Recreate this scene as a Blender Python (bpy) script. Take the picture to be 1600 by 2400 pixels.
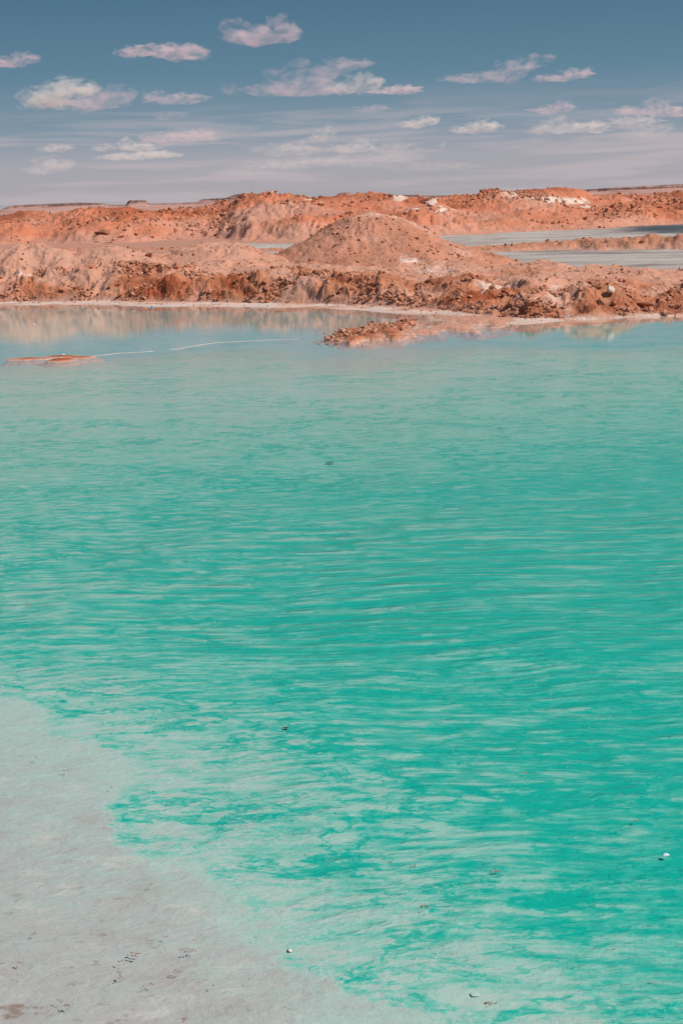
import bpy, math, random
import numpy as np
from mathutils import Matrix, Vector

for _o in list(bpy.data.objects):
    bpy.data.objects.remove(_o)
S = bpy.context.scene
R = math.radians
random.seed(7)
RNG = np.random.default_rng(11)

# ------------------------------------------------------------------ camera
H = 3.5
PITCH, ROLL = R(12.48), R(-1.6)
FPX = 3297.0                       # focal length in pixels of the 1600 x 2400 photograph
CAM_M = (Matrix.Rotation(math.pi / 2 - PITCH, 3, 'X') @ Matrix.Rotation(ROLL, 3, 'Z'))
cam_d = bpy.data.cameras.new('camera')
cam = bpy.data.objects.new('camera', cam_d)
S.collection.objects.link(cam)
cam.matrix_world = Matrix.Translation((0, 0, H)) @ CAM_M.to_4x4()
cam_d.sensor_fit = 'VERTICAL'
cam_d.sensor_height = 36
cam_d.lens = 36 * FPX / 2400
cam_d.clip_start = 0.1
cam_d.clip_end = 90000
S.camera = cam

# ------------------------------------------------------------------ sun and sky
SUN_EL, SUN_AZ = R(47), R(108)      # azimuth clockwise from +Y (the view direction)
sd = bpy.data.lights.new('sun', 'SUN')
sd.energy = 4.3
sd.angle = R(0.5)
sd.color = (1.0, 0.93, 0.84)
sun = bpy.data.objects.new('sun', sd)
S.collection.objects.link(sun)
sdir = Vector((math.sin(SUN_AZ) * math.cos(SUN_EL), math.cos(SUN_AZ) * math.cos(SUN_EL), math.sin(SUN_EL)))
sun.rotation_euler = sdir.to_track_quat('Z', 'Y').to_euler()
sun.location = (30, -10, 60)

S.view_settings.view_transform = 'Standard'
S.view_settings.look = 'None'
S.view_settings.gamma = 1
S.view_settings.use_curve_mapping = False
S.view_settings.exposure = 0.0
S.render.engine = 'CYCLES'
S.cycles.max_bounces = 8
S.cycles.diffuse_bounces = 3
S.cycles.glossy_bounces = 3
S.cycles.transparent_max_bounces = 24
S.cycles.volume_bounces = 2
S.cycles.use_denoising = True
S.cycles.caustics_reflective = False
S.cycles.caustics_refractive = False


class NT:
    """small helper round a node tree"""
    def __init__(self, nt):
        self.nt = nt
        nt.nodes.clear()

    def n(self, typ, **kw):
        nd = self.nt.nodes.new(typ)
        for k, v in kw.items():
            setattr(nd, k, v)
        return nd

    def l(self, a, b):
        self.nt.links.new(a, b)

    def inp(self, sock, v):
        if isinstance(v, bpy.types.NodeSocket):
            self.l(v, sock)
        elif v is not None:
            sock.default_value = v

    def math(self, op, a, b=None, c=None, clamp=False):
        m = self.n('ShaderNodeMath', operation=op, use_clamp=clamp)
        for i, v in enumerate((a, b, c)):
            self.inp(m.inputs[i], v)
        return m.outputs[0]

    def mix(self, f, a, b, blend='MIX'):
        m = self.n('ShaderNodeMix', data_type='RGBA', blend_type=blend)
        self.inp(m.inputs[0], f)
        self.inp(m.inputs[6], a if isinstance(a, bpy.types.NodeSocket) else (*a, 1))
        self.inp(m.inputs[7], b if isinstance(b, bpy.types.NodeSocket) else (*b, 1))
        return m.outputs[2]

    def step(self, v, lo, hi, a=0.0, b=1.0):
        m = self.n('ShaderNodeMapRange', interpolation_type='SMOOTHSTEP')
        self.inp(m.inputs[0], v)
        self.inp(m.inputs[1], lo)
        self.inp(m.inputs[2], hi)
        self.inp(m.inputs[3], a)
        self.inp(m.inputs[4], b)
        return m.outputs[0]

    def noise(self, vec, scale, detail=4, rough=0.55, dist=0.0, out=0, **kw):
        m = self.n('ShaderNodeTexNoise', **kw)
        self.l(vec, m.inputs['Vector'])
        m.inputs['Scale'].default_value = scale
        m.inputs['Detail'].default_value = detail
        m.inputs['Roughness'].default_value = rough
        m.inputs['Distortion'].default_value = dist
        return m.outputs[out]

    def mapping(self, vec, scale=(1, 1, 1), rot=(0, 0, 0), loc=(0, 0, 0)):
        m = self.n('ShaderNodeMapping')
        self.l(vec, m.inputs[0])
        m.inputs['Location'].default_value = loc
        m.inputs['Rotation'].default_value = rot
        m.inputs['Scale'].default_value = scale
        return m.outputs[0]

    def attr(self, name):
        a = self.n('ShaderNodeAttribute', attribute_name=name)
        return a.outputs['Fac']

    def ramp(self, f, stops, interp='LINEAR'):
        r = self.n('ShaderNodeValToRGB')
        r.color_ramp.interpolation = interp
        el = r.color_ramp.elements
        while len(el) < len(stops):
            el.new(0.5)
        for e, (p, c) in zip(el, stops):
            e.position = p
            e.color = (*c, 1)
        self.l(f, r.inputs[0])
        return r.outputs[0]


W = bpy.data.worlds.new('World')
S.world = W
W.use_nodes = True
w = NT(W.node_tree)
sky = w.n('ShaderNodeTexSky', sky_type='NISHITA', sun_disc=False)
sky.sun_elevation = SUN_EL
sky.sun_rotation = SUN_AZ
sky.altitude = 100
sky.dust_density = 1.5
tc = w.n('ShaderNodeTexCoord').outputs['Generated']
sep = w.n('ShaderNodeSeparateXYZ')
w.l(tc, sep.inputs[0])
z = sep.outputs[2]
zz = w.math('MAXIMUM', z, 0.0)
zr = w.math('POWER', zz, 0.5)
grad = w.ramp(zr, [(0.0, (3.75, 3.75, 4.1)), (0.10, (4.05, 3.85, 4.2)), (0.17, (3.75, 3.75, 4.25)), (0.225, (2.15, 2.95, 3.75)),
                   (0.29, (1.15, 2.25, 3.15)), (0.37, (0.66, 1.62, 2.5)), (0.60, (0.6, 1.5, 2.6)), (1.0, (0.6, 1.3, 2.6))])
vv = w.mapping(tc, scale=(1, 1, 14))
st = w.noise(vv, 7.0, 5, 0.55, 0.4)
veil = w.math('MULTIPLY', w.step(st, 0.44, 0.62), w.step(zz, 0.08, 0.03))
grad = w.mix(w.math('MULTIPLY', veil, 0.8), grad, (5.0, 4.45, 4.75))
col = w.mix(w.step(zz, 0.15, 0.9, 0.96, 0.6), sky.outputs[0], grad)
bg = w.n('ShaderNodeBackground')
w.l(col, bg.inputs[0])
bg.inputs[1].default_value = 0.1
wo = w.n('ShaderNodeOutputWorld')
w.l(bg.outputs[0], wo.inputs[0])

# ------------------------------------------------------------------ camera maths
Mn = np.array(CAM_M)


def unproj(px, py, zc=0.0):
    """pixel -> point on the level plane z = zc"""
    d = Mn @ np.array([(px - 800) / FPX, (1200 - py) / FPX, -1.0])
    k = (zc - H) / d[2]
    return d[0] * k, d[1] * k


def z_at(px, py, Y):
    """pixel and distance Y -> x, z"""
    d = Mn @ np.array([(px - 800) / FPX, (1200 - py) / FPX, -1.0])
    k = Y / d[1]
    return d[0] * k, H + d[2] * k


def proj(X, Y, Z):
    p = np.stack([X, Y, Z - H], -1) @ Mn
    return 800 + FPX * p[..., 0] / -p[..., 2], 1200 - FPX * p[..., 1] / -p[..., 2]


# ------------------------------------------------------------------ numpy noise
def _h(ix, iy, s):
    n = (ix.astype(np.int64) * 374761393 + iy.astype(np.int64) * 668265263 + s * 974634777) & 0xFFFFFFFF
    n = ((n ^ (n >> 13)) * 1274126177) & 0xFFFFFFFF
    n = ((n ^ (n >> 16)) * 2246822519) & 0xFFFFFFFF
    return ((n ^ (n >> 15)) & 0xFFFFFF) / float(0xFFFFFF)


def perlin(x, y, s=0):
    ix, iy = np.floor(x), np.floor(y)
    fx, fy = x - ix, y - iy
    u, v = fx * fx * fx * (fx * (fx * 6 - 15) + 10), fy * fy * fy * (fy * (fy * 6 - 15) + 10)

    def g(a, b):
        an = _h(ix + a, iy + b, s) * 6.2831853
        return np.cos(an) * (fx - a) + np.sin(an) * (fy - b)
    return (g(0, 0) * (1 - u) + g(1, 0) * u) * (1 - v) + (g(0, 1) * (1 - u) + g(1, 1) * u) * v


def fbm(x, y, o=4, s=0, g=0.5, l=2.03):
    r, a = 0, 1.0
    for i in range(o):
        r = r + a * perlin(x, y, s + i)
        x, y, a = x * l + 3.1, y * l - 7.7, a * g
    return r


def ridged(x, y, o=4, s=0, g=0.5):
    r, a = 0, 1.0
    for i in range(o):
        r = r + a * (1 - 2.4 * np.abs(perlin(x, y, s + i)))
        x, y, a = x * 2.1 + 1.7, y * 2.1 + 9.2, a * g
    return r


def cells(x, y, s=0):
    """lumps: high in the middle of a random cell, low at its edge"""
    ix, iy = np.floor(x), np.floor(y)
    f1 = np.full(x.shape, 9.0)
    f2 = np.full(x.shape, 9.0)
    hid = np.zeros(x.shape)
    for a in (-1, 0, 1):
        for b in (-1, 0, 1):
            cx = ix + a + _h(ix + a, iy + b, s)
            cy = iy + b + _h(ix + a, iy + b, s + 50)
            d = np.hypot(cx - x, cy - y)
            hh = _h(ix + a, iy + b, s + 90)
            m = d < f1
            f2 = np.where(m, f1, np.minimum(f2, d))
            hid = np.where(m, hh, hid)
            f1 = np.where(m, d, f1)
    return np.clip((f2 - f1) * 2.2, 0, 1), hid


def sm(a, b, v):
    t = np.clip((v - a) / (b - a), 0, 1)
    return t * t * (3 - 2 * t)


# ------------------------------------------------------------------ mesh helpers
def tag(o, label=None, cat=None, group=None, kind=None):
    if label: o['label'] = label
    if cat: o['category'] = cat
    if group: o['group'] = group
    if kind: o['kind'] = kind
    return o


def mesh_np(name, V, F, mats, attrs=None, smooth=True):
    me = bpy.data.meshes.new(name)
    k = F.shape[1]
    me.vertices.add(len(V)); me.vertices.foreach_set('co', V.astype(np.float32).ravel())
    me.loops.add(F.size); me.loops.foreach_set('vertex_index', F.astype(np.int32).ravel())
    me.polygons.add(len(F)); me.polygons.foreach_set('loop_start', np.arange(len(F), dtype=np.int32) * k)
    me.polygons.foreach_set('use_smooth', np.full(len(F), smooth))
    me.update(calc_edges=True)
    for an, av in (attrs or {}).items():
        at = me.attributes.new(an, 'FLOAT', 'POINT')
        at.data.foreach_set('value', np.asarray(av, dtype=np.float32).ravel())
    for m in (mats if isinstance(mats, (list, tuple)) else [mats]):
        me.materials.append(m)
    me.validate()
    return me


def obj(name, me, parent=None):
    o = bpy.data.objects.new(name, me)
    S.collection.objects.link(o)
    if parent: o.parent = parent
    return o


def grid_obj(name, X, Y, Z, mat, attrs=None, keep=None):
    r, c = X.shape
    idx = np.arange(r * c).reshape(r, c)
    F = np.stack([idx[:-1, :-1], idx[:-1, 1:], idx[1:, 1:], idx[1:, :-1]], -1).reshape(-1, 4)
    V = np.stack([X, Y, Z], -1).reshape(-1, 3)
    if keep is not None:
        F = F[keep[:-1, :-1].ravel()]
        used = np.zeros(len(V), bool); used[F.ravel()] = True
        remap = np.cumsum(used) - 1
        F = remap[F]; V = V[used]
        attrs = {k: v.ravel()[used] for k, v in (attrs or {}).items()}
    return obj(name, mesh_np(name, V, F, mat, attrs))


# ------------------------------------------------------------------ materials
def new_mat(name):
    m = bpy.data.materials.new(name)
    m.use_nodes = True
    return m, NT(m.node_tree)


def earth_material(name, rust, orange, dust, salt, far=False):
    """attributes: fresh (0 dusty .. 1 freshly dug), pale (salt crust), wet"""
    m, t = new_mat(name)
    pos = t.n('ShaderNodeNewGeometry').outputs['Position']
    fresh, pale, wet = t.attr('fresh'), t.attr('pale'), t.attr('wet')
    k = 0.35 if far else 1.0
    n1 = t.noise(pos, 0.55 * k, 6, 0.6)
    n2 = t.noise(pos, 3.2 * k, 6, 0.65, 0.3)
    n3 = t.noise(pos, 14.0 * k, 4, 0.6)
    f = t.math('ADD', fresh, t.math('MULTIPLY', t.math('SUBTRACT', n2, 0.5), 0.9))
    f = t.math('ADD', f, t.math('MULTIPLY', t.math('SUBTRACT', n1, 0.5), 0.7))
    col = t.mix(t.step(f, 0.1, 0.6), dust, orange)
    col = t.mix(t.step(f, 0.6, 1.15), col, rust)
    p = t.math('ADD', pale, t.math('MULTIPLY', t.math('SUBTRACT', n2, 0.5), 1.1))
    p = t.math('ADD', p, t.math('MULTIPLY', t.math('SUBTRACT', n3, 0.5), 0.5))
    col = t.mix(t.math('MULTIPLY', t.step(p, 0.42, 0.85), 0.85), col, salt)
    hue = t.mix(t.step(n1, 0.3, 0.7), (1.06, 0.97, 0.93), (0.95, 1.02, 1.05))
    col = t.mix(1.0, col, hue, 'MULTIPLY')
    g = t.math('ADD', 0.82, t.math('MULTIPLY', n3, 0.36))
    gc = t.n('ShaderNodeCombineColor')
    for i in range(3): t.l(g, gc.inputs[i])
    col = t.mix(1.0, col, gc.outputs[0], 'MULTIPLY')
    col = t.mix(t.math('MULTIPLY', wet, 0.4), col, (0.25, 0.16, 0.12))
    b = t.n('ShaderNodeBsdfPrincipled')
    t.l(col, b.inputs['Base Color'])
    t.l(t.math('SUBTRACT', 0.95, t.math('MULTIPLY', wet, 0.5)), b.inputs['Roughness'])
    b.inputs['Specular IOR Level'].default_value = 0.25
    bp = t.n('ShaderNodeBump')
    bp.inputs['Strength'].default_value = 0.9
    bp.inputs['Distance'].default_value = 0.09 / k
    hh = t.math('ADD', t.math('MULTIPLY', n3, 0.45), n2)
    t.l(hh, bp.inputs['Height'])
    t.l(bp.outputs[0], b.inputs['Normal'])
    o = t.n('ShaderNodeOutputMaterial')
    t.l(b.outputs[0], o.inputs[0])
    return m


RUST, ORANGE, DUST, SALT = (0.34, 0.095, 0.04), (0.49, 0.195, 0.105), (0.57, 0.295, 0.205), (0.72, 0.56, 0.48)
M_BANK = earth_material('bank_earth', RUST, ORANGE, DUST, SALT)
M_MOUND = earth_material('mound_earth', (0.36, 0.125, 0.065), (0.52, 0.235, 0.15), (0.62, 0.36, 0.265), (0.75, 0.64, 0.57))
M_RIDGE = earth_material('ridge_earth', (0.38, 0.11, 0.05), (0.575, 0.205, 0.11), (0.59, 0.285, 0.195), (0.80, 0.66, 0.55), far=True)


def simple_earth(name, c1, c2, c3, scale, bump=0.05, rough=0.95):
    m, t = new_mat(name)
    ti = t.n('ShaderNodeObjectInfo').outputs['Random']
    pos = t.n('ShaderNodeNewGeometry').outputs['Position']
    n = t.noise(pos, scale, 5, 0.6)
    n2 = t.noise(pos, scale * 5, 4, 0.6)
    col = t.mix(t.step(n, 0.35, 0.65), c1, c2)
    col = t.mix(t.math('MULTIPLY', ti, 0.5), col, c3)
    b = t.n('ShaderNodeBsdfPrincipled')
    t.l(col, b.inputs['Base Color'])
    b.inputs['Roughness'].default_value = rough
    b.inputs['Specular IOR Level'].default_value = 0.25
    bp = t.n('ShaderNodeBump')
    bp.inputs['Strength'].default_value = 0.7
    bp.inputs['Distance'].default_value = bump
    t.l(n2, bp.inputs['Height']); t.l(bp.outputs[0], b.inputs['Normal'])
    o = t.n('ShaderNodeOutputMaterial'); t.l(b.outputs[0], o.inputs[0])
    return m


M_CLOD = simple_earth('clod_earth', (0.42, 0.16, 0.08), (0.52, 0.25, 0.16), (0.62, 0.38, 0.28), 3.0)
M_CLOD_D = simple_earth('dark_clod_earth', (0.30, 0.105, 0.05), (0.42, 0.165, 0.085), (0.46, 0.25, 0.16), 3.0)
M_STONE_W = simple_earth('white_salt_stone', (0.80, 0.72, 0.66), (0.70, 0.58, 0.50), (0.8, 0.74, 0.7), 4.0)
M_CRUST = simple_earth('pinkish_salt_crust', (0.60, 0.55, 0.50), (0.48, 0.42, 0.38), (0.55, 0.5, 0.46), 4.0)
M_STONE_B = simple_earth('black_stone', (0.03, 0.03, 0.03), (0.06, 0.05, 0.045), (0.05, 0.05, 0.05), 4.0)
M_STONE_BR = simple_earth('brown_slab', (0.20, 0.08, 0.05), (0.32, 0.13, 0.08), (0.30, 0.13, 0.08), 1.5)
M_SPOT = simple_earth('brown_grit', (0.26, 0.15, 0.11), (0.36, 0.24, 0.19), (0.46, 0.36, 0.30), 20.0, 0.01)

# ------------------------------------------------------------------ far shore, flats and ridge (one height function, four pieces)
def layer(xs, ys=None, z=None, Y=None):
    """list of (t, Y, z); t = X / Y"""
    out = []
    for i, x in enumerate(xs):
        if Y is None:
            X_, Y_ = unproj(x, ys[i], z)
            out.append((X_ / Y_, Y_, z))
        else:
            Yi = Y[i] if hasattr(Y, '__len__') else Y
            if ys is None:
                X_, _ = z_at(x, 600, Yi)
                out.append((X_ / Yi, Yi, z))
            else:
                X_, z_ = z_at(x, ys[i], Yi)
                out.append((X_ / Yi, Yi, z_))
    return np.array(out)


def P(s):
    a = np.array([[float(q) for q in p.split(':')] for p in s.split()])
    return a[:, 0], a[:, 1]


XC = np.arange(-60, 1661, 20.0)


def curve(s):
    x, y = P(s)
    v = np.interp(XC, x, y)
    return np.convolve(np.pad(v, 1, 'edge'), [0.2, 0.6, 0.2], 'valid')


shore = curve('0:716 200:713 360:719 540:719 700:722 830:727 950:735 1050:745 1120:757 1180:763 1250:757 1400:747 1600:738')
foot = curve('0:707 200:705 400:707 540:709 700:711 850:716 950:720 1050:726 1110:732 1150:740 1250:747 1400:743 1500:737 1600:736')
cr1 = curve('0:662 100:657 180:640 270:620 330:640 450:650 540:662 640:648 750:650 850:658 950:678 1050:668 1120:676 1180:704 1220:688 1270:690 1320:704 1350:690 1400:668 1440:680 1480:708 1540:712 1600:706')
cr1d = curve('0:1.5 150:1.8 270:3.5 400:2 900:1.8 1000:3.5 1150:4 1220:2.4 1400:3.5 1600:3')
cr2 = curve('0:588 65:573 120:582 180:598 230:584 280:573 330:592 380:600 430:588 480:575 540:569 590:592 650:605 750:616 865:618 1000:622 1100:628 1180:632 1230:622 1290:617 1340:627 1400:632 1500:636 1600:634')
cr2Y = curve('0:60 300:61 540:64 700:62 1000:60 1200:56 1400:54 1600:55')
bf = curve('0:588 600:590 1000:592 1100:592 1200:590 1300:587 1400:587 1600:586')
bc = curve('0:585 300:584 500:583 700:586 1000:588 1060:583 1110:578 1200:572 1300:565 1400:558 1500:554 1600:552')
rb = curve('0:575 100:571 200:572 300:570 400:563 500:560 600:567 700:566 865:560 1000:556 1060:552 1200:545 1300:541 1400:537 1500:530 1600:525')
rm = curve('0:532 60:528 130:536 200:522 300:530 400:524 500:520 600:512 700:508 865:502 1000:506 1100:512 1200:502 1300:506 1400:500 1500:492 1600:490')
rc = curve('0:512 50:508 100:509 180:505 240:493 280:490 340:500 400:499 450:492 500:483 540:477 580:465 640:461 700:463 760:468 800:464 860:462 900:466 1000:473 1060:472 1110:468 1140:455 1170:447 1260:446 1300:449 1350:450 1400:461 1460:463 1500:460 1560:457 1600:455')

L = []
l_sh = layer(XC, shore, 0.0)
a = l_sh.copy(); a[:, 1] -= 3.5; a[:, 2] = -0.5; L.append(a)                       # 0 under water
L.append(l_sh)                                                                     # 1 shoreline
l_ft = layer(XC, foot, 0.05); L.append(l_ft)                                       # 2 foot of the bank
l_c1 = layer(XC, cr1, Y=l_ft[:, 1] + cr1d); L.append(l_c1)                         # 3 top of the steep face
l_c2 = layer(XC, cr2, Y=np.maximum(cr2Y, l_c1[:, 1] + 3)); L.append(l_c2)          # 4 back of the terrace
a = l_c2.copy(); a[:, 1] += 4.5; a[:, 2] = 0.1; L.append(a)                        # 5 flats begin
l_bf = layer(XC, bf, 0.1); L.append(l_bf)                                          # 6 foot of the berm
L.append(layer(XC, bc, Y=l_bf[:, 1] + 2.5))                                        # 7 berm
a = l_bf.copy(); a[:, 1] += 7; a[:, 2] = 0.1; L.append(a)                          # 8 back of the berm
l_rb = layer(XC, rb, 0.12); L.append(l_rb)                                         # 9 foot of the ridge
L.append(layer(XC, rm, Y=l_rb[:, 1] + 12))                                         # 10
l_rc = layer(XC, rc, Y=l_rb[:, 1] + 34); L.append(l_rc)                            # 11 crest of the ridge
a = l_rc.copy(); a[:, 1] += 16; a[:, 2] -= 1.6; L.append(a)                        # 12
a = l_rc.copy(); a[:, 1] += 45; a[:, 2] = -0.3; L.append(a)                        # 13


def height(T, Y):
    ly = [np.interp(T, q[:, 0], q[:, 1]) for q in L]
    lz = [np.interp(T, q[:, 0], q[:, 2]) for q in L]
    Z = np.array(lz[0])
    zone = np.zeros(T.shape)
    for i in range(len(L) - 1):
        s = np.clip((Y - ly[i]) / np.maximum(ly[i + 1] - ly[i], 0.3), 0, 1)
        e = s * s * (3 - 2 * s) if i >= 3 else (1 - (1 - s) ** 1.6 if i == 2 else s)
        m = Y >= ly[i]
        Z = np.where(m, lz[i] + (lz[i + 1] - lz[i]) * e, Z)
        zone = np.where(m, i + s, zone)
    return Z, zone


def blob(px, py, cx, cy, rx, ry, p=2):
    return np.exp(-(np.abs((px - cx) / rx) ** p + np.abs((py - cy) / ry) ** p))


MX, MY = z_at(872, 560, 63.5)[0], 63.5                 # centre of the big mound


def terrain(T, Y, detail=True):
    X = T * Y
    wx = X + 0.6 * fbm(X * 0.5, Y * 0.5, 3, 5)
    wy = Y + 0.6 * fbm(X * 0.5 + 40, Y * 0.5, 3, 9)
    Tw = T + 0.012 * fbm(X * 0.35, Y * 0.2, 3, 15)
    Yw = Y + 0.8 * fbm(X * 0.7, Y * 0.4, 4, 25) * sm(2.0, 2.6, height(T, Y)[1])
    Z, zone = height(Tw, Yw)
    px, py = proj(X, Y, Z)
    land = sm(1.7, 2.3, zone)
    face = sm(1.95, 2.15, zone) * (1 - sm(3.0, 3.5, zone))
    terr = sm(2.9, 3.2, zone) * (1 - sm(4.4, 5.0, zone))
    berm = sm(6.0, 6.6, zone) * (1 - sm(7.5, 8, zone))
    ridge = sm(9.0, 9.5, zone)
    f_, h_ = cells(wx * 1.5, wy * 1.5, 3)
    f2, h2 = cells(wx * 4.2, wy * 4.2, 33)
    n_ = fbm(wx * 0.9, wy * 0.9, 6, 60, 0.55)
    patch = sm(-0.05, 0.3, fbm(X * 0.28, Y * 0.28, 3, 77) + 0.1)
    rg1 = ridged(wx * 0.8, wy * 0.9, 6, 160, 0.6)
    f3, h3 = cells(wx * 2.6 + 3 * n_, wy * 2.6, 43)
    rghn = 0.25 + 0.6 * patch
    Z = Z + face * (0.22 * n_ + 0.15 * rghn * (rg1 - 0.3) + 0.09 * (f3 * h3 - 0.3) * rghn + 0.06 * (f2 * h2 - 0.2) * rghn)
    Z = Z + terr * (0.20 * fbm(wx * 0.5, wy * 0.5, 6, 61, 0.55) + 0.06 * patch * (rg1 - 0.3) + 0.03 * (f2 * h2 - 0.2))
    # gullies cut down the steep face
    gul = np.clip(ridged(wx * 0.55, wy * 0.16, 3, 91), 0, None)
    Z = Z - face * 0.05 * gul * (1 - np.abs(zone - 2.6)).clip(0, 1)
    Z = Z + berm * (0.18 * fbm(X * 0.5, Y * 0.5, 5, 62) + 0.12 * (f_ * h_ - 0.3))
    fr, hr = cells(wx * 0.55, wy * 0.45, 13)
    fr2, hr2 = cells(wx * 1.3, wy * 1.1, 14)
    rp = sm(-0.1, 0.25, fbm(X * 0.06, Y * 0.06, 3, 177))
    Z = Z + ridge * (0.75 * fbm(X * 0.13, Y * 0.10, 6, 63, 0.52) + (0.22 * (fr * hr - 0.25) + 0.20 * (fr2 * hr2 - 0.2) + 0.22 * (ridged(wx * 0.3, wy * 0.25, 5, 260, 0.62) - 0.3)) * (0.25 + rp))
    flat = 1 - np.clip(face + terr + berm + ridge, 0, 1)
    Z = Z + flat * land * 0.05 * fbm(X * 0.4, Y * 0.4, 4, 64)
    Z = Z + (1 - land) * (0.035 * fbm(X * 0.6, Y * 0.35, 5, 65) + 0.004)
    # --- soil attributes
    nz = fbm(X * 0.35, Y * 0.35, 4, 70)
    fresh = face * (0.58 + 1.1 * nz + 0.45 * (patch - 0.5)) * (1 - 0.35 * sm(2.7, 3.1, zone)) + terr * (0.12 + 0.5 * nz)
    fresh = fresh + berm * 0.4 + ridge * (0.50 + 1.0 * fbm(X * 0.07, Y * 0.07, 4, 71))
    fresh = fresh + terr * 0.5 * blob(px, py, 300, 600, 120, 40) * 0
    fresh = np.where(ridge > 0.5, fresh + 0.35 * sm(10.3, 11.0, zone) - 0.25 * (1 - sm(9.0, 10.2, zone)), fresh)
    pale = (1 - land) * (0.62 + 0.8 * fbm(X * 0.5, Y * 1.0, 4, 72)) + face * 0.15 * (0.5 - nz) + terr * (0.10 - 0.3 * nz)
    pale = pale + 0.15 * (1 - sm(1.8, 2.12, zone))
    for b in ((1208, 459, 50, 11), (1292, 478, 36, 15), (1262, 470, 30, 6), (1040, 500, 40, 3), (1350, 470, 40, 8), (1012, 482, 26, 7),
              (1380, 486, 30, 6), (940, 472, 30, 4), (730, 474, 26, 3)):
        pale = pale + ridge * 0.95 * blob(px, py, *b)
    for b in ((60, 655, 24, 7), (1295, 705, 30, 26), (1010, 640, 60, 18), (500, 590, 80, 10), (1330, 728, 30, 14), (1130, 690, 60, 16)):
        pale = pale + (face + terr) * 0.5 * blob(px, py, *b)
    wet = (1 - sm(0.9, 1.7, zone)) * 0.25 + 0.5 * blob(px, py, 1060, 745, 120, 14) * (1 - land)
    return X, Y, Z, zone, np.clip(fresh, 0, 1.3), np.clip(pale, 0, 1.3), np.clip(wet, 0, 1)


tcol = np.concatenate([np.linspace(-0.46, -0.272, 60, endpoint=False), np.linspace(-0.272, 0.272, 820), np.linspace(0.272, 0.46, 61)[1:]])
rows = np.concatenate([np.arange(36, 47, 0.07), np.arange(47, 68, 0.062), np.arange(68, 112, 0.22), np.arange(112, 232, 0.42)])
Tg, Yg = np.meshgrid(tcol, rows)
GX, GY, GZ, ZN, FR, PA, WE = terrain(Tg, Yg)
at = {'fresh': FR, 'pale': PA, 'wet': WE}

# flats: grey crust between the bank and the ridge
m, t = new_mat('grey_salt_flat')
pos = t.n('ShaderNodeNewGeometry').outputs['Position']
pv = t.mapping(pos, scale=(0.10, 0.5, 1), rot=(0, 0, R(-8)))
n1 = t.noise(pv, 1.1, 5, 0.6, 0.5)
n2 = t.noise(t.mapping(pos, scale=(0.35, 1.6, 1)), 1.3, 5, 0.65)
dark = t.attr('dark')
f = t.math('ADD', dark, t.math('MULTIPLY', t.math('SUBTRACT', n1, 0.5), 2.4))
f = t.math('ADD', f, t.math('MULTIPLY', t.math('SUBTRACT', n2, 0.5), 1.2))
col = t.ramp(f, [(0.0, (0.50, 0.455, 0.41)), (0.35, (0.42, 0.35, 0.305)), (0.6, (0.28, 0.215, 0.185)), (1.0, (0.06, 0.07, 0.075))])
rim = t.attr('rim')
rimn = t.math('ADD', rim, t.math('MULTIPLY', t.math('SUBTRACT', n2, 0.5), 0.8))
col = t.mix(t.step(rimn, 0.35, 0.8), col, (0.50, 0.25, 0.165))
b = t.n('ShaderNodeBsdfPrincipled')
t.l(col, b.inputs['Base Color'])
t.l(t.step(dark, 0.1, 0.6, 0.75, 0.45), b.inputs['Roughness'])
b.inputs['Specular IOR Level'].default_value = 0.12
o_ = t.n('ShaderNodeOutputMaterial'); t.l(b.outputs[0], o_.inputs[0])
M_FLAT = m
fpx, fpy = proj(GX, GY, GZ)
dk = 0.32 + 0.75 * blob(fpx, fpy, 1590, 536, 130, 11, 4) + 0.25 * blob(fpx, fpy, 1370, 592, 130, 5) - 0.25 * blob(fpx, fpy, 620, 580, 120, 8) \
    - 0.15 * blob(fpx, fpy, 1200, 552, 150, 12) + 0.2 * blob(fpx, fpy, 420, 573, 90, 6)
flatmask = ((ZN >= 4.93) & (ZN < 6.06)) | ((ZN >= 7.95) & (ZN < 9.04))
rimv = 1 - sm(0.0, 0.10, np.minimum(np.abs(ZN - 4.9), np.abs(ZN - 6.06)))
rimv = np.maximum(rimv, 1 - sm(0, 0.06, np.minimum(np.abs(ZN - 7.95), np.abs(ZN - 9.04))))
rimv = np.maximum(rimv, (1 - sm(500, 570, fpx)) * 0.85)
rimv = np.maximum(rimv, (1 - sm(568, 576, fpy)) * (1 - sm(800, 900, fpx)) * 0.8)
tag(grid_obj('red_earth_bank', GX, GY, GZ, M_BANK, at, (ZN > 0.02) & (ZN < 4.93)), kind='structure')
tag(grid_obj('salt_flat', GX, GY, GZ, M_FLAT, {'dark': dk, 'rim': rimv}, flatmask), kind='structure')
tag(grid_obj('low_berm', GX, GY, GZ, M_BANK, at, (ZN >= 6.06) & (ZN < 7.95)), kind='structure')
tag(grid_obj('orange_ridge', GX, GY, GZ, M_RIDGE, at, ZN >= 9.04), kind='structure')


def ground_z(X, Y):
    X = np.atleast_1d(np.asarray(X, float)); Y = np.atleast_1d(np.asarray(Y, float))
    return terrain(X / Y, Y)[2]


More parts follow.
